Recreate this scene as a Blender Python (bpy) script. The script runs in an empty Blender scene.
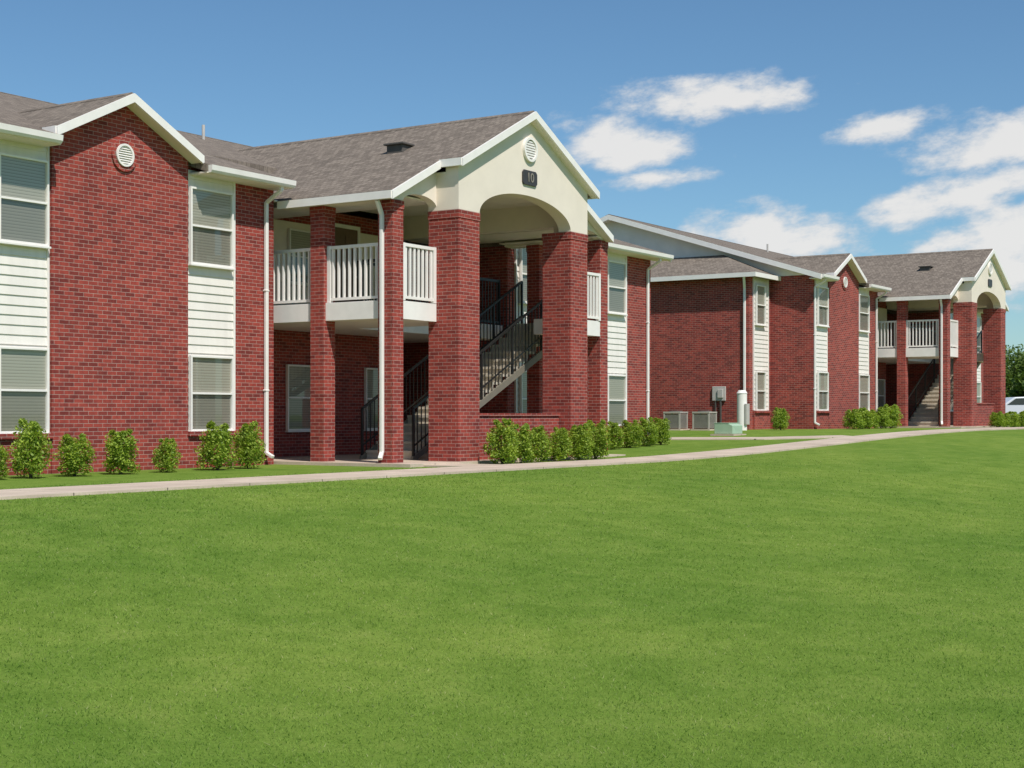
import bpy, math, random
import numpy as np
from mathutils import Vector
random.seed(7); rng=np.random.default_rng(5)
sc=bpy.context.scene
col=sc.collection
sc.view_settings.view_transform='Standard'; sc.view_settings.look='None'; sc.view_settings.exposure=0

# ---------------------------------------------------------------- node helpers
def new_mat(name):
    m=bpy.data.materials.new(name); m.use_nodes=True
    nt=m.node_tree; b=nt.nodes['Principled BSDF']; o=nt.nodes['Material Output']
    return m,nt,b,o
def N(nt,t,**k):
    n=nt.nodes.new(t)
    for a,v in k.items(): setattr(n,a,v)
    return n
def L(nt,a,b): nt.links.new(a,b)
def M(nt,op,a,b=None,c=None,clamp=False):
    n=nt.nodes.new('ShaderNodeMath'); n.operation=op; n.use_clamp=clamp
    for i,v in enumerate((a,b,c)):
        if v is None: continue
        if isinstance(v,(int,float)): n.inputs[i].default_value=v
        else: nt.links.new(v,n.inputs[i])
    return n.outputs[0]
def MIX(nt,f,a,b,blend='MIX'):
    n=nt.nodes.new('ShaderNodeMixRGB'); n.blend_type=blend
    for i,v in zip((0,1,2),(f,a,b)):
        if isinstance(v,(int,float)): n.inputs[i].default_value=v
        elif isinstance(v,tuple): n.inputs[i].default_value=v+(1,) if len(v)==3 else v
        else: nt.links.new(v,n.inputs[i])
    return n.outputs[0]
def NOISE(nt,vec,scale,detail=3,rough=.55):
    n=nt.nodes.new('ShaderNodeTexNoise'); n.inputs['Scale'].default_value=scale
    n.inputs['Detail'].default_value=detail; n.inputs['Roughness'].default_value=rough
    if vec is not None: nt.links.new(vec,n.inputs['Vector'])
    return n.outputs['Fac']
def RAMP(nt,f,stops):
    n=nt.nodes.new('ShaderNodeValToRGB'); e=n.color_ramp.elements
    while len(e)<len(stops): e.new(.5)
    for s,(p,c) in zip(e,stops): s.position=p; s.color=tuple(c)+(1,)
    nt.links.new(f,n.inputs[0]); return n.outputs[0]
def BUMP(nt,b,h,strength=.3,dist=.01):
    n=nt.nodes.new('ShaderNodeBump'); n.inputs['Strength'].default_value=strength
    n.inputs['Distance'].default_value=dist; nt.links.new(h,n.inputs['Height']); nt.links.new(n.outputs[0],b.inputs['Normal'])
def POS(nt): return nt.nodes.new('ShaderNodeNewGeometry').outputs['Position']

def simple(name,c,rough=.6,var=.12,scale=3,metal=0,spec=.3,streak=False):
    m,nt,b,o=new_mat(name); p=POS(nt)
    if streak:
        mp=N(nt,'ShaderNodeMapping'); mp.inputs['Scale'].default_value=(4,4,.4); L(nt,p,mp.inputs[0]); f=NOISE(nt,mp.outputs[0],scale,3)
    else: f=NOISE(nt,p,scale,3)
    lo=tuple(x*(1-var) for x in c); hi=tuple(min(1,x*(1+var)) for x in c)
    L(nt,RAMP(nt,f,[(.3,lo),(.7,hi)]),b.inputs['Base Color'])
    b.inputs['Roughness'].default_value=rough; b.inputs['Metallic'].default_value=metal
    b.inputs['Specular IOR Level'].default_value=spec
    return m

def brick_mat():
    m,nt,b,o=new_mat('red_brick'); p=POS(nt); s=N(nt,'ShaderNodeSeparateXYZ'); L(nt,p,s.inputs[0])
    c=N(nt,'ShaderNodeCombineXYZ'); L(nt,M(nt,'ADD',s.outputs[0],s.outputs[1]),c.inputs[0]); L(nt,s.outputs[2],c.inputs[1])
    t=N(nt,'ShaderNodeTexBrick'); t.inputs['Scale'].default_value=1; t.inputs['Brick Width'].default_value=.203
    t.inputs['Row Height'].default_value=.0675; t.inputs['Mortar Size'].default_value=.0046; t.inputs['Mortar Smooth'].default_value=.3
    t.inputs['Bias'].default_value=-.15
    t.inputs['Color1'].default_value=(.340,.064,.049,1); t.inputs['Color2'].default_value=(.155,.033,.030,1); t.inputs['Mortar'].default_value=(.42,.29,.25,1)
    L(nt,c.outputs[0],t.inputs['Vector'])
    n=NOISE(nt,p,.8,4); n2=NOISE(nt,p,14,2)
    c1=MIX(nt,.8,t.outputs['Color'],RAMP(nt,n,[(.3,(.86,.85,.85)),(.7,(1.10,1.08,1.06))]),'MULTIPLY')
    c2=MIX(nt,.6,c1,RAMP(nt,n2,[(.3,(.75,.77,.82)),(.7,(1.25,1.2,1.15))]),'MULTIPLY')
    L(nt,c2,b.inputs['Base Color']); b.inputs['Roughness'].default_value=.9; b.inputs['Specular IOR Level'].default_value=.15
    BUMP(nt,b,M(nt,'SUBTRACT',1,t.outputs['Fac']),.5,.006)
    return m
def shingle_mat():
    m,nt,b,o=new_mat('roof_shingle'); g=N(nt,'ShaderNodeNewGeometry'); s=N(nt,'ShaderNodeSeparateXYZ'); L(nt,g.outputs['Position'],s.inputs[0])
    sn=N(nt,'ShaderNodeSeparateXYZ'); L(nt,g.outputs['True Normal'],sn.inputs[0])
    k=M(nt,'GREATER_THAN',M(nt,'ABSOLUTE',sn.outputs[0]),M(nt,'ABSOLUTE',sn.outputs[1]))
    ca=N(nt,'ShaderNodeCombineXYZ'); L(nt,s.outputs[0],ca.inputs[0]); L(nt,s.outputs[1],ca.inputs[1])
    cb=N(nt,'ShaderNodeCombineXYZ'); L(nt,s.outputs[1],cb.inputs[0]); L(nt,s.outputs[0],cb.inputs[1])
    v=MIX(nt,k,ca.outputs[0],cb.outputs[0])
    t=N(nt,'ShaderNodeTexBrick'); t.inputs['Scale'].default_value=1; t.inputs['Brick Width'].default_value=.13
    t.inputs['Row Height'].default_value=.115; t.inputs['Mortar Size'].default_value=.006; t.inputs['Mortar Smooth'].default_value=.4
    t.offset=.37; t.inputs['Color1'].default_value=(.250,.208,.168,1); t.inputs['Color2'].default_value=(.158,.131,.107,1); t.inputs['Mortar'].default_value=(.085,.07,.058,1)
    L(nt,v,t.inputs['Vector'])
    n2=NOISE(nt,g.outputs['Position'],26,3)
    c=MIX(nt,.7,t.outputs['Color'],RAMP(nt,n2,[(.3,(.74,.74,.74)),(.7,(1.24,1.24,1.24))]),'MULTIPLY')
    L(nt,c,b.inputs['Base Color']); b.inputs['Roughness'].default_value=.95; b.inputs['Specular IOR Level'].default_value=.1
    BUMP(nt,b,t.outputs['Color'],.3,.008); return m
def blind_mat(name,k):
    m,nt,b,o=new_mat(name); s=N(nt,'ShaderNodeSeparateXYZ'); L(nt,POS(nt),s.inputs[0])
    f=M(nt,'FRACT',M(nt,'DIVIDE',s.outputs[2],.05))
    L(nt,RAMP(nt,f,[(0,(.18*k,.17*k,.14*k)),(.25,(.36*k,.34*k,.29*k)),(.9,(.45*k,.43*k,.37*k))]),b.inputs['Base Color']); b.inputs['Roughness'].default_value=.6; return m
def glass_mat():
    m,nt,b,o=new_mat('window_glass'); tr=N(nt,'ShaderNodeBsdfTransparent'); tr.inputs[0].default_value=(.86,.87,.84,1)
    gl=N(nt,'ShaderNodeBsdfGlossy'); gl.inputs['Roughness'].default_value=.03; gl.inputs[0].default_value=(.9,.92,.9,1)
    g=N(nt,'ShaderNodeNewGeometry'); v=N(nt,'ShaderNodeVectorMath',operation='DOT_PRODUCT'); L(nt,g.outputs['Incoming'],v.inputs[0]); L(nt,g.outputs['Normal'],v.inputs[1])
    q=M(nt,'POWER',M(nt,'SUBTRACT',1,M(nt,'ABSOLUTE',v.outputs['Value']),clamp=True),5)
    mx=N(nt,'ShaderNodeMixShader'); L(nt,M(nt,'MULTIPLY_ADD',q,.92,.08,clamp=True),mx.inputs[0]); L(nt,tr.outputs[0],mx.inputs[1]); L(nt,gl.outputs[0],mx.inputs[2]); L(nt,mx.outputs[0],o.inputs[0]); return m
def leaf_mat(name,lo,hi,transl=.3,noise=True):
    m,nt,b,o=new_mat(name); g=N(nt,'ShaderNodeNewGeometry')
    if noise:
        n=NOISE(nt,g.outputs['Position'],3,2)
        f=M(nt,'ADD',M(nt,'MULTIPLY',g.outputs['Random Per Island'],.6),M(nt,'MULTIPLY',n,.4))
    else: f=g.outputs['Random Per Island']
    c=RAMP(nt,f,[(.15,lo),(.8,hi)]); L(nt,c,b.inputs['Base Color']); b.inputs['Roughness'].default_value=.5; b.inputs['Specular IOR Level'].default_value=.25
    t=N(nt,'ShaderNodeBsdfTranslucent'); L(nt,MIX(nt,1,c,(1.3,1.35,.6),'MULTIPLY'),t.inputs[0])
    mx=N(nt,'ShaderNodeMixShader'); mx.inputs[0].default_value=transl; L(nt,b.outputs[0],mx.inputs[1]); L(nt,t.outputs[0],mx.inputs[2]); L(nt,mx.outputs[0],o.inputs[0]); return m
def patches(nt,p,k):
    a=NOISE(nt,p,.13,3); e=NOISE(nt,p,.55,5,.7)
    k=MIX(nt,.9,k,RAMP(nt,a,[(.3,(.85,.90,.86)),(.7,(1.15,1.07,1.10))]),'MULTIPLY')
    return MIX(nt,.9,k,RAMP(nt,e,[(.32,(.82,.88,.82)),(.68,(1.18,1.08,1.14))]),'MULTIPLY')
def grass_mat():
    m,nt,b,o=new_mat('grass_blades'); g=N(nt,'ShaderNodeNewGeometry')
    c=RAMP(nt,g.outputs['Random Per Island'],[(0,(.185,.315,.045)),(.6,(.250,.395,.070)),(.92,(.285,.425,.092)),(1,(.42,.46,.20))])
    c=patches(nt,g.outputs['Position'],c)
    d=N(nt,'ShaderNodeBsdfDiffuse'); L(nt,c,d.inputs[0])
    t=N(nt,'ShaderNodeBsdfTranslucent'); L(nt,c,t.inputs[0])
    mx=N(nt,'ShaderNodeMixShader'); mx.inputs[0].default_value=.45; L(nt,d.outputs[0],mx.inputs[1]); L(nt,t.outputs[0],mx.inputs[2]); L(nt,mx.outputs[0],o.inputs[0]); return m
def lawn_mat():
    m,nt,b,o=new_mat('lawn_ground'); p=POS(nt)
    c=NOISE(nt,p,2.2,4,.65); d=NOISE(nt,p,40,5,.85)
    k=RAMP(nt,c,[(.3,(.130,.215,.032)),(.5,(.150,.242,.040)),(.72,(.180,.265,.052))])
    k=patches(nt,p,k)
    k=MIX(nt,.8,k,RAMP(nt,d,[(.3,(.6,.65,.55)),(.7,(1.35,1.27,1.27))]),'MULTIPLY')
    L(nt,k,b.inputs['Base Color']); b.inputs['Roughness'].default_value=.95; b.inputs['Specular IOR Level'].default_value=.05
    BUMP(nt,b,d,.5,.03); return m
def concrete_mat():
    m,nt,b,o=new_mat('concrete_walk'); p=POS(nt); s=N(nt,'ShaderNodeSeparateXYZ'); L(nt,p,s.inputs[0])
    n=NOISE(nt,p,1.2,4); n2=NOISE(nt,p,30,3)
    c=RAMP(nt,n,[(.3,(.46,.365,.28)),(.7,(.62,.505,.395))]); c=MIX(nt,.5,c,RAMP(nt,n2,[(.3,(.8,.8,.8)),(.7,(1.1,1.1,1.1))]),'MULTIPLY')
    j=M(nt,'LESS_THAN',M(nt,'FRACT',M(nt,'DIVIDE',s.outputs[0],1.5)),.012)
    c=MIX(nt,j,c,(.16,.13,.1)); L(nt,c,b.inputs['Base Color']); b.inputs['Roughness'].default_value=.9; BUMP(nt,b,n2,.2,.004); return m

BR=brick_mat(); SH=shingle_mat(); BL=blind_mat('window_blind_slats',1.15); BL2=blind_mat('darkened_blind_slats',.75); GL=glass_mat(); LAWN=lawn_mat(); CON=concrete_mat(); GRASS=grass_mat()  # BL2 repeats the blind darker, with the lower sash's dimming in its colour
SID=simple('white_lap_siding',(.78,.735,.67),.55,.04,2,streak=True)
TRIM=simple('white_trim_paint',(.83,.79,.74),.45,.04,4)
CREAM=simple('cream_stucco',(.77,.68,.575),.85,.04,2)
GREYSID=simple('grey_gable_siding',(.76,.71,.65),.6,.06,2)
CEIL=simple('soffit_paint',(.80,.73,.63),.8,.04,2)
BLK=simple('black_rail_metal',(.018,.018,.018),.4,.1,5,spec=.5)
STEEL=simple('stair_steel_paint',(.20,.18,.14),.5,.1,5,spec=.4)
TREAD=simple('stair_tread_concrete',(.52,.46,.37),.85,.12,6)
DOORM=simple('door_paint',(.16,.10,.07),.45,.1,5)
PLQ=simple('plaque_dark',(.05,.045,.045),.4,.1,9)
LET=simple('plaque_lettering',(.26,.23,.19),.5,.05,9)
VENTD=simple('vent_shade_and_dark_parts',(.10,.09,.08),.8,.1,9)  # shade in colour inside vents and condensers; own dark tone on other parts
METAL=simple('utility_grey_metal',(.50,.47,.43),.5,.08,6,spec=.4)
ACM=simple('condenser_metal',(.42,.39,.34),.5,.08,6,spec=.4)
GRN=simple('transformer_green',(.36,.50,.36),.5,.06,5)
LEAF=leaf_mat('shrub_leaves',(.12,.21,.024),(.42,.52,.08),.4)
TLEAF=leaf_mat('tree_leaves',(.06,.10,.02),(.15,.22,.045),.3)
BARK=simple('bark',(.10,.075,.05),.9,.25,12)
ASPH=simple('asphalt',(.055,.055,.055),.9,.15,6)
CARP=simple('car_paint_white',(.70,.72,.74),.25,.02,2,spec=.6)
CARG=simple('car_glass',(.03,.035,.04),.08,.05,2,spec=.8)
RUB=simple('tyre_rubber',(.02,.02,.02),.8,.1,8)

# ---------------------------------------------------------------- mesh builder
class MB:
    def __init__(s): s.v=[]; s.f=[]
    def hexa(s,p):
        b=len(s.v); s.v+= [tuple(q) for q in p]
        s.f+=[(b,b+3,b+2,b+1),(b+4,b+5,b+6,b+7),(b,b+1,b+5,b+4),(b+1,b+2,b+6,b+5),(b+2,b+3,b+7,b+6),(b+3,b,b+4,b+7)]; return s
    def box(s,x0,x1,y0,y1,z0,z1):
        return s.hexa([(x0,y0,z0),(x1,y0,z0),(x1,y1,z0),(x0,y1,z0),(x0,y0,z1),(x1,y0,z1),(x1,y1,z1),(x0,y1,z1)])
    def slab(s,a,b,c,d,t):
        lo=[(q[0],q[1],q[2]-t) for q in (a,b,c,d)]; return s.hexa(lo+[a,b,c,d])
    def prism_y(s,pts,y0,y1):
        n=len(pts); b=len(s.v)
        s.v+=[(x,y0,z) for x,z in pts]+[(x,y1,z) for x,z in pts]
        s.f.append(tuple(range(b,b+n))); s.f.append(tuple(range(b+2*n-1,b+n-1,-1)))
        for i in range(n): j=(i+1)%n; s.f.append((b+i,b+n+i,b+n+j,b+j))
        return s
    def prism_x(s,pts,x0,x1):
        n=len(pts); b=len(s.v)
        s.v+=[(x0,y,z) for y,z in pts]+[(x1,y,z) for y,z in pts]
        s.f.append(tuple(range(b,b+n))); s.f.append(tuple(range(b+2*n-1,b+n-1,-1)))
        for i in range(n): j=(i+1)%n; s.f.append((b+i,b+n+i,b+n+j,b+j))
        return s
    def strip(s,xs,lo,hi,y0,y1):
        b=len(s.v)
        for x in xs:
            l,h=lo(x),hi(x); s.v+=[(x,y0,l),(x,y0,h),(x,y1,h),(x,y1,l)]
        for i in range(len(xs)-1):
            p=b+4*i; q=p+4
            for k in range(4): k2=(k+1)%4; s.f.append((p+k,p+k2,q+k2,q+k))
        s.f.append((b,b+3,b+2,b+1)); e=b+4*(len(xs)-1); s.f.append((e,e+1,e+2,e+3)); return s
    def beam(s,p,q,w,h=None):
        h=h or w; p=Vector(p); q=Vector(q); d=(q-p).normalized()
        up=Vector((0,0,1)) if abs(d.z)<.95 else Vector((0,1,0))
        r=d.cross(up).normalized()*w/2; u=r.cross(d).normalized()*h/2
        return s.hexa([p-r-u,p+r-u,p+r+u,p-r+u,q-r-u,q+r-u,q+r+u,q-r+u])
    def cyl(s,p,q,r,n=20,r2=None):
        p=Vector(p); q=Vector(q); d=(q-p).normalized(); up=Vector((0,0,1)) if abs(d.z)<.95 else Vector((1,0,0))
        a=d.cross(up).normalized(); c=a.cross(d); r2=r if r2 is None else r2; b=len(s.v)
        for k in range(n): t=2*math.pi*k/n; s.v.append(tuple(p+(a*math.cos(t)+c*math.sin(t))*r))
        for k in range(n): t=2*math.pi*k/n; s.v.append(tuple(q+(a*math.cos(t)+c*math.sin(t))*r2))
        for k in range(n): j=(k+1)%n; s.f.append((b+k,b+j,b+n+j,b+n+k))
        s.f.append(tuple(range(b+n-1,b-1,-1))); s.f.append(tuple(range(b+n,b+2*n))); return s
    def ring(s,c,ri,ro,y0,y1,n=32):
        b=len(s.v)
        for y in (y0,y1):
            for rr in (ri,ro):
                for k in range(n): t=2*math.pi*k/n; s.v.append((c[0]+rr*math.cos(t),y,c[1]+rr*math.sin(t)))
        for k in range(n):
            j=(k+1)%n; A,B,C,D=b,b+n,b+2*n,b+3*n
            s.f+=[(A+k,B+k,B+j,A+j),(C+k,C+j,D+j,D+k),(B+k,D+k,D+j,B+j),(A+k,A+j,C+j,C+k)]
        return s
    def obj(s,name,mat,parent=None,bevel=0,smooth=False,fix=True):
        me=bpy.data.meshes.new(name); me.from_pydata(s.v,[],s.f); me.update()
        if fix:
            import bmesh
            bm=bmesh.new(); bm.from_mesh(me); bmesh.ops.recalc_face_normals(bm,faces=bm.faces); bm.to_mesh(me); bm.free()
        o=bpy.data.objects.new(name,me); me.materials.append(mat); col.objects.link(o)
        if parent: o.parent=parent
        if bevel:
            m=o.modifiers.new('b','BEVEL'); m.width=bevel; m.segments=2; m.limit_method='ANGLE'
        if smooth:
            for p in me.polygons: p.use_smooth=True
        return o
def thing(name,loc,label,cat,group=None):
    e=bpy.data.objects.new(name,None); e.empty_display_size=.3; e.location=loc; col.objects.link(e)
    e['label']=label; e['category']=cat
    if group: e['group']=group
    return e

# ---------------------------------------------------------------- terrain
def sst(a,b,x):
    t=np.clip((x-a)/(b-a),0,1); return t*t*(3-2*t)
def g(x,y):
    return .45*sst(26,50,x)-.62*sst(0,1,(13.8-y)/11.5)*(1-sst(60,100,x))
xs=np.concatenate([[-3000,-1000,-300,-120,-60],np.arange(-30,110,1.0),[115,130,160,220,400,1000,3000]])
ys=np.concatenate([[-3000,-1000,-300,-100,-50],np.arange(-25,45,.6),[50,70,100,200,500,1500,4000]])
XX,YY=np.meshgrid(xs,ys,indexing='ij'); ZZ=g(XX,YY)
mb=MB(); mb.v=list(zip(XX.ravel().tolist(),YY.ravel().tolist(),ZZ.ravel().tolist())); ny=len(ys)
mb.f=[(i*ny+j,(i+1)*ny+j,(i+1)*ny+j+1,i*ny+j+1) for i in range(len(xs)-1) for j in range(ny-1)]
o=mb.obj('ground',LAWN,fix=False,smooth=True); o['kind']='structure'

def ribbon(name,pts,w,lift,mat,thick=.12):
    P=[]
    for (a,b) in zip(pts[:-1],pts[1:]):
        n=max(2,int(math.dist(a,b)/.75))
        for k in range(n): P.append((a[0]+(b[0]-a[0])*k/n,a[1]+(b[1]-a[1])*k/n))
    P.append(pts[-1]); v=[];f=[]
    for i,p in enumerate(P):
        q=P[min(i+1,len(P)-1)]; r=P[max(i-1,0)]; d=Vector((q[0]-r[0],q[1]-r[1])).normalized(); n=Vector((-d.y,d.x))*w/2
        for sx in (-1,1):
            x,y=p[0]+n.x*sx,p[1]+n.y*sx
            v+=[(x,y,float(g(x,y))+lift),(x,y,float(g(x,y))+lift-thick)]
    for i in range(len(P)-1):
        a=4*i;b=a+4; f+=[(a,a+2,b+2,b),(a+1,a,b,b+1),(a+2,a+3,b+3,b+2)]
    m=MB(); m.v=v; m.f=f; o=m.obj(name,mat); o['kind']='structure'; return o
ribbon('sidewalk',[(-15,14.6),(30,14.6),(40,14.5),(50,14.2),(58,14.3),(80,14.6),(100,14.8)],1.35,.035,CON)
ribbon('path',[(41.5,15.3),(39.6,17.2),(38.9,20),(38.9,34)],1.2,.031,CON)
ribbon('path',[(22.75,15.27),(22.75,16.28)],1.2,.030,CON)
ribbon('path',[(57.75,15.0),(57.75,16.5)],1.2,.030,CON)
ribbon('parking_lot',[(86,-40),(86,80)],14,.02,ASPH)

# ---------------------------------------------------------------- building parts
def siding(parent,x0,x1,y,z0,z1,mat=None,course=.155):
    m=MB(); n=int(round((z1-z0)/course)); c=(z1-z0)/n
    for k in range(n):
        a=z0+k*c; b=a+c; i=len(m.v)
        m.v+=[(x0,y-.034,a),(x1,y-.034,a),(x1,y-.014,b),(x0,y-.014,b),(x0,y-.014,a),(x1,y-.014,a)]
        m.f+=[(i,i+1,i+2,i+3),(i+4,i+5,i+1,i)]
    o=m.obj('siding',mat or SID,parent,fix=False)
    for a,b in ((x0-.001,x0+.04),(x1-.04,x1+.001)): t=MB(); t.box(a,b,y-.05,y+.01,z0,z1); t.obj('corner_board',TRIM,parent,bevel=.004)
    l=MB(); l.box(x0-.0,x1+.0,y-.085,y+.01,-.6,z0-.092); l.box(x0,x1,y-.15,y+.01,z0-.09,z0-.003); l.obj('brick_ledge',BR,parent,bevel=.004); return o
def window(parent,x0,x1,z0,z1,y):
    w=.036; zm=(z0+z1)/2
    f=MB(); f.box(x0,x0+w,y-.075,y-.005,z0,z1); f.box(x1-w,x1,y-.075,y-.005,z0,z1)
    f.box(x0+w,x1-w,y-.073,y-.005,z1-w,z1); f.box(x0+w,x1-w,y-.073,y-.005,z0,z0+w)
    f.box(x0+w,x1-w,y-.068,y-.02,zm-.018,zm+.018); f.box(x0-.02,x1+.02,y-.10,y-.003,z0-.035,z0-.001)
    wo=f.obj('window',TRIM,parent,bevel=.004)
    for a,b,yy,tl in ((zm+.018,z1-w,y-.045,random.uniform(-.004,.004)),(z0+w,zm-.018,y-.036,random.uniform(-.004,.004))):
        p=MB(); p.v=[(x0+w,yy,a),(x1-w,yy+tl,a),(x1-w,yy+tl,b),(x0+w,yy,b)]; p.f=[(0,1,2,3)]; p.obj('window_pane',GL,wo,fix=False)
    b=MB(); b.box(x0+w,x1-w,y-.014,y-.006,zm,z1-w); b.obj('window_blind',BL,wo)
    b=MB(); b.box(x0+w,x1-w,y-.014,y-.006,z0+w,zm); b.obj('lower_blind_darkened',BL2,wo)  # lower blind half; dimming by screen and reflection is put into its colour
    return wo
def downspout(parent,x,y,zt,zb,outy=.45,outx=0):
    m=MB(); w=.075
    m.beam((x,y-.05,zb+.12),(x,y-.05,zt-.30),w,w*.8); m.beam((x,y-.05,zt-.31),(x-outx,y-outy+.02,zt-.10),w,w*.8); m.beam((x-outx,y-outy+.02,zt-.11),(x-outx,y-outy+.02,zt),w,w*.8)
    m.beam((x,y-.05,zb+.13),(x,y-.22,zb+.05),w,w*.8)
    for z in (zb+1.3,zb+3.2): m.box(x-.05,x+.05,y-.088,y-.004,z,z+.035)
    return m.obj('downspout',TRIM,parent,bevel=.01)
def railing(parent,p,q,z0,z1,mat=None,pick=.055,gap=.125,post=.08,name='railing',top=.07):
    m=MB(); p=Vector((p[0],p[1],0)); q=Vector((q[0],q[1],0)); Ln=(q-p).length; d=(q-p)/Ln
    Z=lambda v,z:(v.x,v.y,z)
    m.beam(Z(p,z1-.03),Z(q,z1-.03),top,.06); m.beam(Z(p,z0+.06),Z(q,z0+.06),top*.8,.05)
    for e in (p+d*post/2,q-d*post/2): m.beam(Z(e,z0-.0),Z(e,z1+.004),post)
    n=int(Ln/gap)
    for k in range(1,n): e=p+d*(Ln*k/n); m.beam(Z(e,z0+.06),Z(e,z1-.05),pick,pick*.6)
    return m.obj(name,mat or TRIM,parent)

def building(ox,oy,oz,xl,label,wing=False,text=None):
    E=thing('apartment_building',(ox,oy,oz),label,'apartment building','matching two storey brick apartment buildings')
    ZB=-.6; EV=5.45; cx=17.8; gh=1.515
    w=MB(); w.box(xl,21.68,19.5,35.4,ZB,EV-.03); w.box(21.68,27.9,21.3,35.4,ZB,EV-.03); w.box(29.9,37.2,19.5,35.4,ZB,EV-.03)
    w.strip([cx-gh,cx,cx+gh],lambda x:ZB,lambda x:6.25-.5*abs(x-cx),19.4,19.52)
    w.box(24.1,27.5,16.62,16.84,ZB,.93)
    w.obj('wall',BR,E)
    c=MB(); c.box(24.085,27.515,16.59,16.87,.931,.985); c.obj('wall_cap',BR,E)
    u=MB(); u.box(21.7,27.88,21.25,21.298,3.09,5.05); u.obj('stucco_panel',CREAM,E)
    siding(E,max(xl+.15,13.0),16.28,19.5,.66,EV-.1)
    siding(E,19.32,20.58,19.5,.66,EV-.1)
    siding(E,34.45,35.75,19.5,.66,EV-.1)
    siding(E,30.2,31.5,19.5,.66,EV-.1)
    for (a,b,y) in ((15.25,16.22,19.46),(19.38,20.47,19.46),(34.6,35.6,19.46),(30.35,31.3,19.46)):
        window(E,a,b,.66,2.02,y); window(E,a,b,3.66,5.04,y)
    window(E,24.05,24.98,.62,2.02,21.3); window(E,26.7,27.6,.62,2.02,21.3)
    window(E,24.05,24.98,3.75,4.9,21.25)
    if xl<13.5: window(E,14.24,15.19,.66,2.02,19.46); window(E,14.24,15.19,3.66,5.04,19.46)
    for z,y in ((3.09,21.25),):
        d=MB(); d.box(25.45,26.37,y-.03,y-.002,z,z+2.0)
        for a,b in ((.15,.85),(1.05,1.85)): d.box(25.57,25.87,y-.042,y-.03,z+a,z+b); d.box(25.95,26.25,y-.042,y-.03,z+a,z+b)
        do=d.obj('door',DOORM,E); t=MB(); t.box(25.37,25.45,y-.05,y-.001,z,z+2.08); t.box(26.37,26.45,y-.05,y-.001,z,z+2.08); t.box(25.45,26.37,y-.05,y-.001,z+2.0,z+2.08); t.obj('door_frame',TRIM,do)
        h=MB(); h.cyl((26.29,y-.03,z+.95),(26.29,y-.09,z+.95),.025,12); h.obj('door_handle',METAL,do)
    # roofs
    RY,RZ=27.5,8.08; y0=19.05; z0=5.42; y1=35.95; sl=(RZ-z0)/(RY-y0)
    CX=25.87; ZR=7.14; pt=.505; hp=2.58; hw=4.1; yp=16.22; yw=16.72
    zs=lambda x,off=0: ZR-off-pt*abs(x-CX)
    xa,xb=xl-.35,37.55; zr=6.40; gr=1.62; yg=19.17
    r=MB(); br=[xa,cx-gr,cx+gr,CX-hw,CX+hw,xb]; st_=[19.05,19.6,19.05,21.4,19.05]
    for i in range(5):
        a,b,ys_=br[i],br[i+1],st_[i]; zz=z0+(ys_-y0)*sl
        if b>a: r.slab((a,ys_,zz),(b,ys_,zz),(b,RY,RZ),(a,RY,RZ),.14)
    r.slab((xa,RY,RZ+.002),(xb,RY,RZ+.002),(xb,y1,z0),(xa,y1,z0),.14)
    for s in (-1,1):
        r.slab((cx,yg,zr),(cx+s*gr,yg,zr-.5*gr),(cx+s*gr,22.4,zr-.5*gr),(cx,22.4,zr),.12)
        r.slab((CX,yw,ZR),(CX+s*hw,yw,zs(CX+hw)),(CX+s*hw,24.8,zs(CX+hw)),(CX,24.8,ZR),.13)
        r.slab((CX,yp,ZR),(CX+s*hp,yp,zs(CX+hp)),(CX+s*hp,yw,zs(CX+hp)),(CX,yw,ZR),.13)
    ro=r.obj('roof',SH,E)
    rc=MB()
    for s in (-1,1): rc.slab((xa,RY,RZ+.012),(xb,RY,RZ+.012),(xb,RY+s*.15,RZ+.012-.15*sl),(xa,RY+s*.15,RZ+.012-.15*sl),.01)
    for (c0,ya,yb,zz,pp) in ((CX,yp+.02,24.2,ZR,pt),(cx,yg+.02,22,zr,.5)):
        for s in (-1,1): rc.slab((c0,ya,zz+.012),(c0+s*.15,ya,zz+.012-.15*pp),(c0+s*.15,yb,zz+.012-.15*pp),(c0,yb,zz+.012),.01)
    rc.obj('ridge_cap',SH,ro)
    for (x,y) in ((24.2,18.4),):
        z=zs(x)
        v=MB(); v.box(x-.15,x+.15,y-.2,y+.2,z-.12,z+.09); v.box(x-.2,x+.2,y-.25,y+.25,z+.09,z+.13); v.obj('roof_vent',VENTD,ro,bevel=.01)
    for p in ((26.6,26.2),(31.5,24)):
        z=z0+(p[1]-19.05)*sl; v=MB(); v.cyl((*p,z-.2),(*p,z+.35),.04,12); v.obj('vent_pipe',METAL,ro)
    def rake(f,c,h0,h1,zr,p,y,dep=.2,th=.05):
        for s in (-1,1):
            a,b=(c+s*h0,c+s*h1); za,zb=zr-p*h0,zr-p*h1
            f.hexa([(a,y-th,za-dep),(b,y-th,zb-dep),(b,y,zb-dep),(a,y,za-dep),(a,y-th,za-.015),(b,y-th,zb-.015),(b,y,zb-.015),(a,y,za-.015)])
    f=MB(); rake(f,cx,0,gr+.02,zr,.5,yg,.165)
    for s in (-1,1):
        X=cx+s*gr; a,b=sorted((X+s*.001,X+s*.04)); f.box(a,b,yg-.02,yg+.3,zr-.5*gr-.165,zr-.5*gr-.015)
    f.obj('rake_board',TRIM,E)
    f=MB(); rake(f,CX,0,hp+.03,ZR,pt,yp,.165)
    for s in (-1,1):
        X=CX+s*hp; a,b=sorted((X+s*.001,X+s*.05)); f.box(a,b,yp-.02,yw,zs(X)-.165,zs(X)-.02)
    f.obj('rake_board',TRIM,E)
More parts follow.
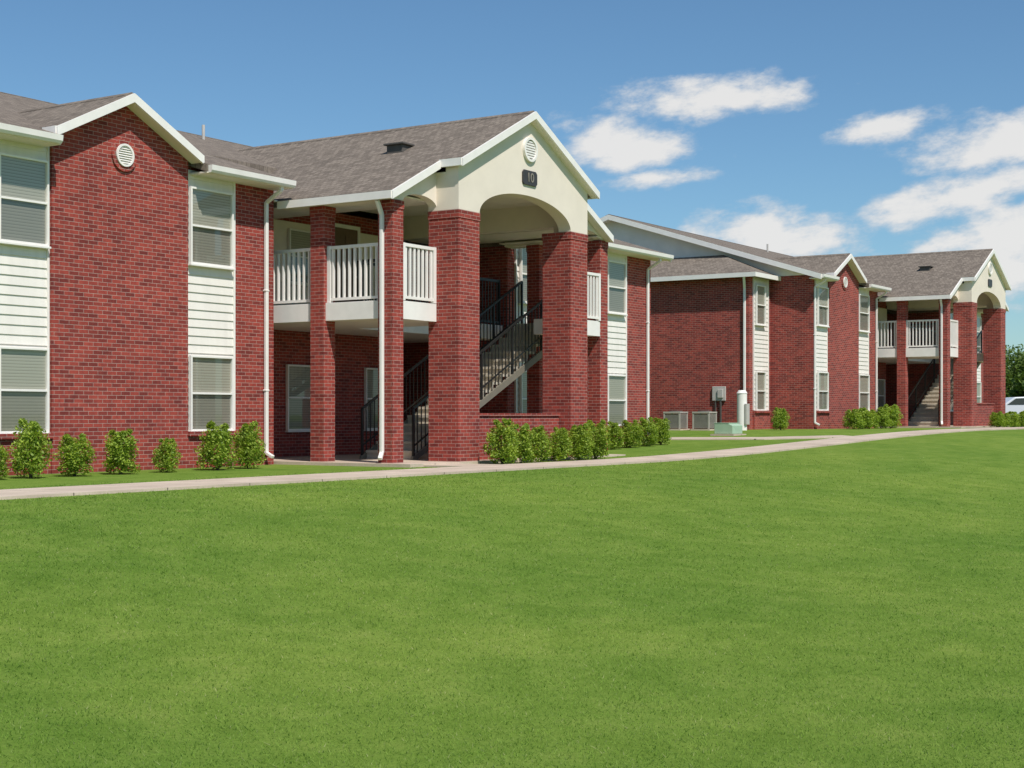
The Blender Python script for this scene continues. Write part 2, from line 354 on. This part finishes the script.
    for s in (-1,1):
        f=MB(); a,b=CX+s*(hp+.052),CX+s*(hw+.03); za,zb=zs(a),zs(b); y=yw; th=.05; dep=.165
        f.hexa([(a,y-th,za-dep),(b,y-th,zb-dep),(b,y,zb-dep),(a,y,za-dep),(a,y-th,za-.015),(b,y-th,zb-.015),(b,y,zb-.015),(a,y,za-.015)])
        X=CX+s*hw; a,b=sorted((X+s*.001,X+s*.05)); f.box(a,b,yw-.02,19.45,zs(X)-.165,zs(X)-.02); f.obj('fascia',TRIM,E)
    for X,s in ((xa,-1),(xb,1)):
        f=MB(); a,b=sorted((X,X+s*.04))
        f.prism_x([(y0,z0-.2),(RY,RZ-.2),(RY,RZ-.015),(y0,z0-.015)],a,b); f.prism_x([(y1,z0-.2),(RY+.001,RZ-.2),(RY+.001,RZ-.015),(y1,z0-.015)],a,b)
        f.obj('rake_board',TRIM,E)
    for a,b in ((xa,cx-gr-.045),(cx+gr+.045,CX-hw-.06),(CX+hw+.06,xb)):
        gt=MB(); gt.prism_x([(18.95,z0-.02),(18.96,z0-.11),(18.99,z0-.15),(19.049,z0-.15),(19.049,z0-.02)],a,b); gt.obj('gutter',TRIM,E)
    so=MB()
    for a,b in ((xa,cx-gr-.01),(cx+gr+.01,CX-hw-.053),(CX+hw+.053,xb)): so.box(a,b,19.05,19.5,5.26,5.29)
    so.strip([cx-gr+.02,cx,cx+gr-.02],lambda x:zr-.16-.5*abs(x-cx),lambda x:zr-.13-.5*abs(x-cx),yg,19.4)
    so.strip([CX-hp,CX,CX+hp],lambda x:zs(x,.17),lambda x:zs(x,.14),yp,16.35)
    for s in (-1,1):
        q=sorted((CX+s*hp,CX+s*(hw-.02))); so.strip(q,lambda x:zs(x,.17),lambda x:zs(x,.14),yw,16.86)
        q=sorted((CX+s*3.67,CX+s*hw)); so.box(q[0],q[1],16.86,19.5,4.98,5.0)
    so.box(22.31,23.38,17.05,21.3,5.05,5.08); so.box(21.69,22.31,19.485,21.3,5.05,5.08); so.box(28.35,29.72,17.05,21.3,5.05,5.08); so.box(23.36,28.38,16.65,21.3,5.56,5.59)
    so.box(27.9,29.9,21.3,35.4,5.3,5.35)
    so.obj('soffit',CEIL,E)
    s_=MB()
    def arch(x,a,b,z,rise,e=2):
        if x<=a or x>=b: return z
        t=abs((2*x-a-b)/(b-a)); return z+rise*max(0,1-t**e)**(1/2)
    def cosx(a,b,n): return [a+(b-a)*(1-math.cos(math.pi*k/n))/2 for k in range(n+1)]
    PL,PR=23.37,28.25; AL,AR=24.08,27.54; CL0,CL1=21.98,22.31
    xs_=sorted(set([PL]+[round(v,5) for v in cosx(AL,AR,40)]+[PR,CX]))
    s_.strip(xs_,lambda x:arch(x,AL,AR,4.87,.55),lambda x:zs(x,.14),16.35,16.65)
    for (i0,i1,o0,o1) in ((CL1,PL,CL0,PL),(PR,29.72,PR,30.06)):
        xs2=sorted(set([o0,o1]+[round(v,5) for v in cosx(i0+.002,i1-.002,14)]))
        s_.strip(xs2,lambda x:arch(x,i0,i1,4.93,.18),lambda x:zs(x,.14),16.87,17.05)
    for a,b in ((PL,PL+.25),(PR-.25,PR)): s_.box(a,b,16.65,17.06,4.87,5.6); s_.box(a,b,17.06,21.3,5.05,5.56)
    for a,b in ((CL0,CL1-.01),(29.74,30.04)): s_.box(a,b,17.05,19.48,4.93,5.05)
    s_.obj('stucco_gable',CREAM,E)
    for (a,b,c_,d_,zt) in ((PL,24.08,16.35,17.06,4.865),(AR,PR,16.35,17.06,4.865),(CL0,CL1,16.86,17.2,4.925),(CL0,CL1,18.5,18.84,4.925),(29.72,30.06,16.86,17.2,4.925),(29.72,30.06,18.5,18.84,4.925)):
        p=MB(); p.box(a,b,c_,d_,ZB,zt-.16); p.box(a-.012,b+.012,c_-.012,d_+.012,zt-.16,zt); p.obj('brick_column',BR,E,bevel=.006)
    fl=MB(); fl.box(22.03,24.4,16.93,21.29,2.74,3.08); fl.box(24.401,29.89,19.6,21.29,2.74,3.08); fl.box(27.9,29.9,21.291,35.4,2.74,3.08)
    fl.box(28.2,29.86,16.93,17.7,2.74,3.08); fl.box(29.87,30.05,16.93,19.49,2.74,3.08)
    fl.obj('balcony_floor',TRIM,E,bevel=.006)
    pd=MB(); pd.box(21.75,29.85,16.28,21.29,-.4,.06); pd.box(27.9,29.9,21.291,35.4,-.4,.06); pd.obj('breezeway_floor',CON,E)
    railing(E,(22.11,17.2),(22.11,18.5),3.09,4.16); railing(E,(22.11,18.84),(22.11,21.2),3.09,4.16)
    railing(E,(CL1,16.91),(23.37,16.91),3.09,4.16); railing(E,(PR,16.89),(29.72,16.89),3.09,4.16)
    for a,b in ((CL1+.002,23.368),(PR+.002,29.718)): fb=MB(); fb.box(a,b,16.87,16.929,2.74,3.08); fb.obj('balcony_fascia',TRIM,E)
    railing(E,(24.35,17.1),(24.35,19.5),3.09,4.16,BLK,.022,.12,.05,top=.045)
    railing(E,(24.45,19.66),(29.8,19.66),3.09,4.16,BLK,.022,.12,.05,top=.045)
    # stair
    xa_,xb_=23.95,29.86; n=17; run=(xb_-xa_)/n; rise=3.02/n; ya_,yb_=17.75,19.03
    tr=MB()
    for k in range(n):
        x=xa_+k*run; z=.06+(k+1)*rise; tr.box(x-.03,x+run+.01,ya_+.07,yb_,z-.055,z); tr.box(x,x+.03,ya_+.07,yb_,z-rise,z-.056)
    st=tr.obj('stair',TREAD,E)
    for y in (ya_,yb_+.01):
        sg=MB(); sg.hexa([(xa_-.15,y,.0),(xb_,y,2.80),(xb_,y+.06,2.80),(xa_-.15,y+.06,.0),(xa_-.15,y,.12),(xb_,y,2.98),(xb_,y+.06,2.98),(xa_-.15,y+.06,.12)])
        sg.obj('stair_stringer',STEEL,st)
    for y in (ya_+.03,yb_+.04):
        hr=MB()
        hr.beam((xa_-.1,y,1.08),(xb_,y,4.1),.045); hr.beam((xa_-.1,y,.33),(xb_,y,3.3),.028)
        for k in range(0,46):
            t=k/45; x=xa_-.1+(xb_-xa_+.1)*t; hr.beam((x,y,.08+2.9*t),(x,y,1.08+3.02*t),.018 if k%9 else .045)
        hr.obj('stair_railing',BLK,st)
    # vents
    v=MB(); c=(cx,5.36); v.ring(c,.16,.195,19.34,19.399); v.cyl((c[0],19.397,c[1]),(c[0],19.38,c[1]),.16,32)
    for k in range(-3,4):
        z=c[1]+k*.04; hw_=math.sqrt(.158**2-(k*.04)**2); y=19.36; v.hexa([(c[0]-hw_,y-.01,z-.015),(c[0]+hw_,y-.01,z-.015),(c[0]+hw_,y+.015,z+.005),(c[0]-hw_,y+.015,z+.005),(c[0]-hw_,y-.005,z-.008),(c[0]+hw_,y-.005,z-.008),(c[0]+hw_,y+.02,z+.015),(c[0]-hw_,y+.02,z+.015)])
    v.obj('gable_vent',TRIM,E)
    v=MB(); v.ring(c,.2,.275,19.365,19.399); v.obj('brick_surround',BR,E)
    c=(CX,6.36); v=MB(); v.ring(c,.2,.25,16.29,16.349); gv=v.obj('gable_vent',TRIM,E)
    v2=MB()
    for k in range(-3,4):
        z=c[1]+k*.052; hw_=math.sqrt(.198**2-(k*.052)**2); v2.box(c[0]-hw_,c[0]+hw_,16.31,16.335,z-.012,z+.022)
    v2.obj('vent_slat',TRIM,gv); v=MB(); v.cyl((c[0],16.348,c[1]),(c[0],16.338,c[1]),.2,32); v.obj('vent_back',VENTD,gv)
    p=MB(); pz=5.78; p.prism_y([(CX-.27,pz-.1),(CX-.22,pz-.15),(CX+.22,pz-.15),(CX+.27,pz-.1),(CX+.27,pz+.1),(CX+.22,pz+.15),(CX-.22,pz+.15),(CX-.27,pz+.1)],16.315,16.349)
    po=p.obj('number_plaque',PLQ,E,bevel=.004)
    if text:
        cu=bpy.data.curves.new('t','FONT'); cu.body=text; cu.size=.27; cu.align_x='CENTER'; cu.align_y='CENTER'; cu.extrude=.004
        tmp=bpy.data.objects.new('t',cu); col.objects.link(tmp); bpy.context.view_layer.update()
        me=bpy.data.meshes.new_from_object(tmp.evaluated_get(bpy.context.evaluated_depsgraph_get())); bpy.data.objects.remove(tmp)
        to=bpy.data.objects.new('plaque_number',me); me.materials.clear(); me.materials.append(LET); col.objects.link(to); to.parent=po
        to.location=(CX,16.309,pz); to.rotation_euler=(math.pi/2,0,0)
    downspout(E,21.42,19.5,5.3,.1); downspout(E,36.95,19.5,5.3,.3)
    m=MB(); xd,yd=21.94,17.08; m.beam((xd,yd,.25),(xd,yd,4.66),.075,.065); m.beam((xd,yd,4.65),(21.80,yd,4.9),.075,.065); m.beam((xd,yd,.26),(21.82,yd-.05,.14),.075,.065); m.obj('downspout',TRIM,E,bevel=.01)
    if xl>14: downspout(E,xl+.06,19.5,5.3,.1)
    m=MB(); m.box(25.1,25.24,21.2,21.25,4.5,4.75); m.box(25.08,25.26,21.15,21.25,4.76,4.8); m.obj('wall_lamp',BLK,E)
    if wing:
        X=xl; wx=xl-1.85
        w=MB(); w.box(wx,X-.002,21.1,34.2,ZB,EV-.03); w.obj('wall',BR,E)
        siding(E,wx+.3,wx+1.6,21.1,.66,EV-.1); window(E,wx+.42,wx+1.2,.66,2.02,21.06); window(E,wx+.42,wx+1.2,3.66,5.04,21.06)
        a=wx-.3; yf=20.78; yb=34.6; q=X-.01; h=(q-a)/2.4; z0w=5.42
        r=MB(); r.hexa([(a,yf,z0w-.12),(q,yf,z0w-.12),(q,yb,z0w-.12),(a,yb,z0w-.12),(a,yf,z0w),(q,yf,z0w),(q,yb,z0w),(a,yb,z0w)])
        b=len(r.v); r.v+=[(a,yf,z0w),(q,yf,z0w),(q,yf+(q-a),z0w+h),(q,yb-(q-a),z0w+h),(q,yb,z0w),(a,yb,z0w)]
        r.f+=[(b,b+1,b+2),(b,b+2,b+3,b+5),(b+3,b+4,b+5)]
        r.obj('roof',SH,E,fix=False)
        gg=MB(); gg.box(a-.09,a-.001,yf-.09,yb,z0w-.16,z0w-.01); gg.box(a,q,yf-.09,yf-.001,z0w-.16,z0w-.01); gg.obj('gutter',TRIM,E)
        k=MB(); k.prism_x([(19.6,5.43),(35.3,5.43),(27.5,RZ-.16)],X,X+.2); k.obj('gable_siding',GREYSID,E)
        ss=MB(); ss.prism_x([(19.05,5.25),(27.5,RZ-.17),(35.9,5.25),(35.9,5.28),(27.5,RZ-.145),(19.05,5.28)],X-.33,X-.002); ss.obj('rake_soffit',TRIM,E)
        m=MB(); m.beam((wx-.05,21.25,.2),(wx-.05,21.25,4.9),.085,.07); m.beam((wx-.05,21.25,4.88),(wx-.33,21.15,5.27),.085,.07); m.obj('downspout',TRIM,E,bevel=.01)
    return E
building(0,0,0,12.9,'two storey red brick building with arched entrance porch and open stair',text='10')
building(34.9,.25,.45,15.0,'red brick apartment building with hipped side wing beside utility boxes',wing=True)

# ---------------------------------------------------------------- shrubs
def leafcloud(n,fn,size,seed):
    r=np.random.default_rng(seed); P=np.array([fn(r) for _ in range(n)])
    d=r.normal(size=(n,3)); d[:,2]=np.abs(d[:,2])*.9+.35; d/=np.linalg.norm(d,axis=1)[:,None]
    a=np.cross(d,r.normal(size=(n,3))); a/=np.linalg.norm(a,axis=1)[:,None]; b=np.cross(d,a)
    s=size*(.7+.6*r.random(n))[:,None]
    V=np.stack([P-a*s,P-b*s*.5,P+a*s,P+b*s*.5],1).reshape(-1,3)
    F=np.arange(4*n).reshape(-1,4)
    return V,F
def np_mesh(name,V,F,mat):
    me=bpy.data.meshes.new(name); n=len(V); k=F.shape[1]
    me.vertices.add(n); me.vertices.foreach_set('co',V.astype(np.float32).ravel())
    me.loops.add(F.size); me.loops.foreach_set('vertex_index',F.astype(np.int32).ravel())
    me.polygons.add(len(F)); me.polygons.foreach_set('loop_start',np.arange(0,F.size,k,dtype=np.int32))
    me.update(calc_edges=True); me.materials.append(mat); return me
shv=[]
for sd in range(5):
    r0=np.random.default_rng(40+sd)
    cl=[]
    for k in range(32):
        t=k/31; z=.12+.68*t; rad=.31*math.sqrt(max(.1,1-((t-.38)/.78)**2))*(.7+.4*r0.random()); an=k*2.4+r0.random(); q=r0.random()**.3
        cl.append((math.cos(an)*rad*q,math.sin(an)*rad*q,z,.11+.04*r0.random()))
    for k in range(5): an=r0.random()*6.28; cl.append((math.cos(an)*.16,math.sin(an)*.16,.85+.1*r0.random(),.055))
    def fn(r,cl=cl):
        c=cl[int(r.random()*len(cl))]; v=r.normal(size=3); v/=np.linalg.norm(v); return np.array(c[:3])+v*c[3]*(r.random()**.4)*1.15
    V,F=leafcloud(4200,fn,.032,sd); V[:,2]=np.maximum(V[:,2],.02)
    lm=np_mesh('shrub_foliage',V,F,LEAF)
    m=MB()
    for k in range(7):
        an=r0.random()*6.28; m.cyl((0,0,-.05),(math.cos(an)*.17,math.sin(an)*.17,.45+.3*r0.random()),.012,6,.004)
    so=m.obj('stem',BARK); sm=so.data; bpy.data.objects.remove(so)
    shv.append((sm,lm))
def shrub(x,y,h,w=1):
    sm,lm=random.choice(shv); z=float(g(x,y))
    e=thing('shrub',(x,y,z),'small leafy green shrub planted by the brick wall','shrub','shrubs planted along the buildings')
    e.rotation_euler=(0,0,random.random()*6.28); e.scale=(h*w,h*w,h)
    for nm,me in (('stem',sm),('foliage',lm)):
        o=bpy.data.objects.new(nm,me); col.objects.link(o); o.parent=e
for x,y,h,w in ((14.3,18.3,.56,1.1),(14.96,18.3,.90,.9),(15.8,18.3,.66,1.2),(16.73,18.3,.74,1.1),(17.73,18.3,.57,1.05),(18.92,18.3,.85,1.05),(19.8,18.4,.84,1.0),
    (24.12,15.85,.88,1.05),(24.85,15.9,.80,1.05),(25.55,15.9,.74,1.0),(26.3,15.9,.72,1.1),(27.05,15.85,.78,1.1),(27.75,15.85,.84,1.1),
    (31.9,18.3,.80,1.1),(32.9,18.3,.70,1.2),(33.8,18.3,.72,1.2),(34.7,18.3,.76,1.1),(35.5,18.3,.74,1.1),
    (47.6,20.0,.78,1.1),(50.5,18.5,.72,1.4),(51.4,18.5,.76,1.4),(52.4,18.6,.7,1.4),(53.4,18.5,.8,1.3),(54.4,18.5,.9,1.3),
    (59.6,16,.65,1.4),(60.6,16,.6,1.4),(61.7,16,.65,1.4),(62.9,16,.65,1.4),(64.2,16,.7,1.4)):
    shrub(x,y,h,w)

# ---------------------------------------------------------------- trees
def tree(x,y,h,rad,seed,label):
    r=np.random.default_rng(seed); e=thing('tree',(x,y,float(g(x,y))),label,'tree')
    m=MB(); m.cyl((0,0,-.2),(.1,.05,h*.45),.18,10,.11); cl=[]
    for k in range(13):
        an=k*2.4; t=.35+.5*r.random(); p=(math.cos(an)*rad*.75*r.random()**.4,math.sin(an)*rad*.75*r.random()**.4,h*(.4+.45*r.random()))
        m.cyl((.08,.04,h*t*.7),p,.06,7,.02); cl.append((*p,rad*(.28+.2*r.random())))
    for k in range(8): an=r.random()*6.28; cl.append((math.cos(an)*rad*.9,math.sin(an)*rad*.9,h*(.25+.4*r.random()),rad*.25))
    m.obj('trunk',BARK,e)
    def fn(r_):
        c=cl[int(r_.random()*len(cl))]; v=r_.normal(size=3); v/=np.linalg.norm(v); return np.array(c[:3])+v*c[3]*(r_.random()**.35)
    V,F=leafcloud(6000,fn,.15,seed); o=bpy.data.objects.new('crown',np_mesh('crown',V,F,TLEAF)); col.objects.link(o); o.parent=e
tree(106,27.2,5.0,2.6,1,'leafy green tree beyond the parking area')
tree(112,27.0,5.4,3.0,2,'leafy green tree with dense crown beyond the parking area')
tree(101,24.0,3.2,2.2,3,'low bushy green tree beside the parking area')
tree(120,31,5.8,3.2,4,'leafy green tree beyond the parking area')
tree(135,32,5.5,3.5,5,'leafy green tree beyond the parking area')

# ---------------------------------------------------------------- utilities
def condenser(x,y):
    z=float(g(x,y)); e=thing('air_conditioner',(x,y,z),'grey outdoor air conditioner unit on a pad by the brick wall','air conditioner','air conditioners beside the brick wall')
    e.scale=(.8,.8,.84)
    m=MB(); m.box(-.45,.45,-.45,.45,-.1,.06); m.obj('pad',CON,e)
    m=MB(); m.box(-.33,.33,-.33,.33,.07,.66); m.obj('core',VENTD,e)
    m=MB()
    for sx in (-1,1):
        for sy in (-1,1): m.box(sx*.36-.03,sx*.36+.03,sy*.36-.03,sy*.36+.03,.065,.72)
    m.box(-.4,.4,-.4,.4,.70,.76)
    for k in range(14):
        zz=.1+k*.044
        m.box(-.35,.35,-.375,-.355,zz,zz+.02); m.box(-.35,.35,.355,.375,zz,zz+.02); m.box(-.375,-.355,-.35,.35,zz,zz+.02); m.box(.355,.375,-.35,.35,zz,zz+.02)
    m.obj('casing',ACM,e)
    m=MB(); m.cyl((0,0,.761),(0,0,.80),.3,24,.28); m.obj('fan_guard',VENTD,e)
condenser(46.6,23.45); condenser(46.6,22.35)
e=thing('electrical_box',(48.0,22.6,.45),'grey electrical meter cabinet with conduits fixed to the brick end wall','electrical box')
m=MB(); m.box(-.02,.05,-.38,.12,1.0,1.5); m.box(-.07,-.02,-.3,-.1,1.1,1.4); m.obj('cabinet',METAL,e,bevel=.01)
m=MB(); m.beam((.0,-.2,0),(.0,-.2,1.0),.05); m.beam((.0,.0,0),(.0,.0,1.0),.04); m.obj('conduit',VENTD,e)
e=thing('utility_pedestal',(46.9,21.1,.43),'tall white utility pedestal with a capped top beside the brick wall','utility pedestal')
m=MB(); m.cyl((0,0,-.1),(0,0,1.25),.17,20); m.cyl((0,0,1.25),(0,0,1.36),.19,20,.12); m.obj('post',TRIM,e,bevel=.01)
m=MB(); m.box(-.13,.13,-.22,-.15,.2,.9); m.obj('cover',METAL,e)
x,y=41.9,19.3; e=thing('transformer_box',(x,y,float(g(x,y))),'low green pad mounted transformer box on the grass','transformer')
e.scale=(.85,.85,.72)
m=MB(); m.box(-.55,.55,-.45,.45,-.1,.06); m.obj('pad',CON,e)
m=MB(); m.prism_x([(-.36,.062),(.36,.062),(.36,.5),(-.2,.5),(-.36,.42)],-.42,.42); m.obj('casing',GRN,e,bevel=.02)
m=MB(); m.box(-.43,.43,-.22,.38,.502,.53); m.obj('lid',GRN,e,bevel=.01)

# ---------------------------------------------------------------- car
e=thing('parked_car',(85,21.5,float(g(85,21.5))+.03),'white car parked beyond the shrubs','car'); e.rotation_euler=(0,0,math.radians(-60))
prof=[(-2.2,.35),(-2.25,.75),(-2.0,.95),(-1.2,1.02),(-.6,1.45),(.9,1.5),(1.7,1.05),(2.2,.95),(2.3,.7),(2.25,.35)]
m=MB(); m.prism_y(prof,-.88,.88); m.obj('body',CARP,e,bevel=.06)
m=MB(); m.prism_y([(-1.0,1.03),(-.52,1.38),(.85,1.43),(1.45,1.05)],-.895,.895); m.obj('side_window',CARG,e)
for wx in (-1.4,1.4):
    for wy in (-.85,.85):
        m=MB(); m.cyl((wx,wy-.1,.32),(wx,wy+.1,.32),.32,24); wo=m.obj('wheel',RUB,e); m=MB(); m.cyl((wx,wy-.11,.32),(wx,wy+.11,.32),.19,18); m.obj('rim',METAL,wo)
for wy in (-.6,.6):
    m=MB(); m.box(-2.27,-2.2,wy-.18,wy+.18,.68,.82); m.obj('headlight',METAL,e)

# ---------------------------------------------------------------- grass blades
th0=math.radians(32.94)
nb=480000
r_=(np.sqrt(5.2)+(np.sqrt(36)-np.sqrt(5.2))*rng.random(nb)**1.1)**2
an=th0+(rng.random(nb)-.5)*math.radians(58)
x=r_*np.cos(an); y=r_*np.sin(an); k=((y<13.88)|((y>15.32)&(y<16.2)&((x<22)|(x>23.5))))&(rng.random(nb)>(r_-12)/24*.95); x,y,r_=x[k],y[k],r_[k]; nb=len(x); z=g(x,y)
h=(.008+.012*rng.random(nb)**1.5)*(1+.01*r_); w=.0013+.00026*r_*(.6+.8*rng.random(nb))
a=rng.random(nb)*6.283; dx,dy=np.cos(a)*w,np.sin(a)*w; lean=rng.normal(size=(nb,2))*.9*h[:,None]
V=np.stack([np.stack([x-dx,y-dy,z-.003],1),np.stack([x+dx,y+dy,z-.003],1),np.stack([x+lean[:,0],y+lean[:,1],z+h],1)],1).reshape(-1,3)
o=bpy.data.objects.new('grass',np_mesh('grass',V,np.arange(3*nb).reshape(-1,3),GRASS)); col.objects.link(o); o['kind']='stuff'; o['label']='short mown green lawn grass blades'; o['category']='grass'

# ---------------------------------------------------------------- light and sky
S=Vector((-.42,-.80,1.22)).normalized()
sun=bpy.data.lights.new('sun','SUN'); sun.energy=4.6; sun.angle=math.radians(.5); sun.color=(1,.955,.895)
so=bpy.data.objects.new('sun',sun); so.rotation_euler=S.to_track_quat('Z','Y').to_euler(); so.location=(0,0,30); col.objects.link(so)
W=bpy.data.worlds.new('World'); sc.world=W; W.use_nodes=True; nt=W.node_tree; nt.nodes.clear()
try: W.cycles.sampling_method='MANUAL'; W.cycles.sample_map_resolution=256
except Exception as ex: print(ex)
sky=N(nt,'ShaderNodeTexSky'); sky.sky_type='NISHITA'; sky.sun_disc=False; sky.sun_elevation=math.asin(S.z); sky.sun_rotation=math.atan2(S.x,S.y)
sky.air_density=1.0; sky.dust_density=.3; sky.ozone_density=1.5
bg=N(nt,'ShaderNodeBackground'); bg.inputs[1].default_value=.10; L(nt,MIX(nt,1,sky.outputs[0],(.66,.90,1.04),'MULTIPLY'),bg.inputs[0])
tc=N(nt,'ShaderNodeTexCoord'); sp=N(nt,'ShaderNodeSeparateXYZ'); L(nt,tc.outputs['Generated'],sp.inputs[0])
az=M(nt,'MULTIPLY',M(nt,'ARCTAN2',sp.outputs[1],sp.outputs[0]),57.2958); el=M(nt,'MULTIPLY',M(nt,'ARCSINE',sp.outputs[2]),57.2958)
cv=N(nt,'ShaderNodeCombineXYZ'); L(nt,M(nt,'MULTIPLY',az,.5),cv.inputs[0]); L(nt,M(nt,'MULTIPLY_ADD',az,.1,el),cv.inputs[1]); cv.inputs[2].default_value=9.3
nz=NOISE(nt,cv.outputs[0],1.25,9,.6)
clouds=[(7.7,11.8,4.6,.95,.04),(4.4,10.1,3.0,1.3,-.1),(5.6,8.95,2.2,.5,.1),(13.7,10.5,2.2,.75,.15),(18.2,9.8,3.8,1.2,.12),(16.6,8.0,4.4,1.0,.22),(10.0,6.7,4.2,1.35,0),(18.4,6.5,4.4,1.4,.2),(17.2,4.9,4.4,1.4,.1),
 (27,10,5,1.6,0),(30,5,6,1.5,0),(60,20,9,3,0),(-45,12,8,2.5,0),(110,14,9,2.5,0)]
d=None
for (a_,e_,w_,h_,s_) in clouds:
    dz=M(nt,'SUBTRACT',az,32.94-a_)
    A=M(nt,'DIVIDE',dz,w_); B=M(nt,'DIVIDE',M(nt,'MULTIPLY_ADD',dz,s_,M(nt,'SUBTRACT',el,e_)),h_)
    q=M(nt,'SUBTRACT',1,M(nt,'SQRT',M(nt,'MULTIPLY_ADD',A,A,M(nt,'MULTIPLY',B,B)))); d=q if d is None else M(nt,'MAXIMUM',d,q)
den=M(nt,'ADD',M(nt,'MULTIPLY',d,1.15),M(nt,'MULTIPLY',M(nt,'SUBTRACT',nz,.465),2.2))
mask=N(nt,'ShaderNodeMapRange'); mask.interpolation_type='SMOOTHSTEP'; L(nt,den,mask.inputs[0]); mask.inputs[1].default_value=0; mask.inputs[2].default_value=.85; mask.inputs[4].default_value=.93
cb=N(nt,'ShaderNodeBackground'); L(nt,RAMP(nt,den,[(.2,(.66,.70,.75)),(.9,(.90,.885,.865))]),cb.inputs[0]); cb.inputs[1].default_value=.92
mx=N(nt,'ShaderNodeMixShader'); L(nt,mask.outputs[0],mx.inputs[0]); L(nt,bg.outputs[0],mx.inputs[1]); L(nt,cb.outputs[0],mx.inputs[2])
ow=N(nt,'ShaderNodeOutputWorld'); L(nt,mx.outputs[0],ow.inputs[0])

# ---------------------------------------------------------------- camera
cam=bpy.data.cameras.new('camera'); cam.sensor_width=36; cam.lens=36*1500/1024; cam.shift_y=31/1024; cam.clip_end=8000
co=bpy.data.objects.new('camera',cam); co.location=(0,0,.95)
f=Vector((math.cos(th0),math.sin(th0),0)); co.rotation_euler=f.to_track_quat('-Z','Y').to_euler(); col.objects.link(co); sc.camera=co
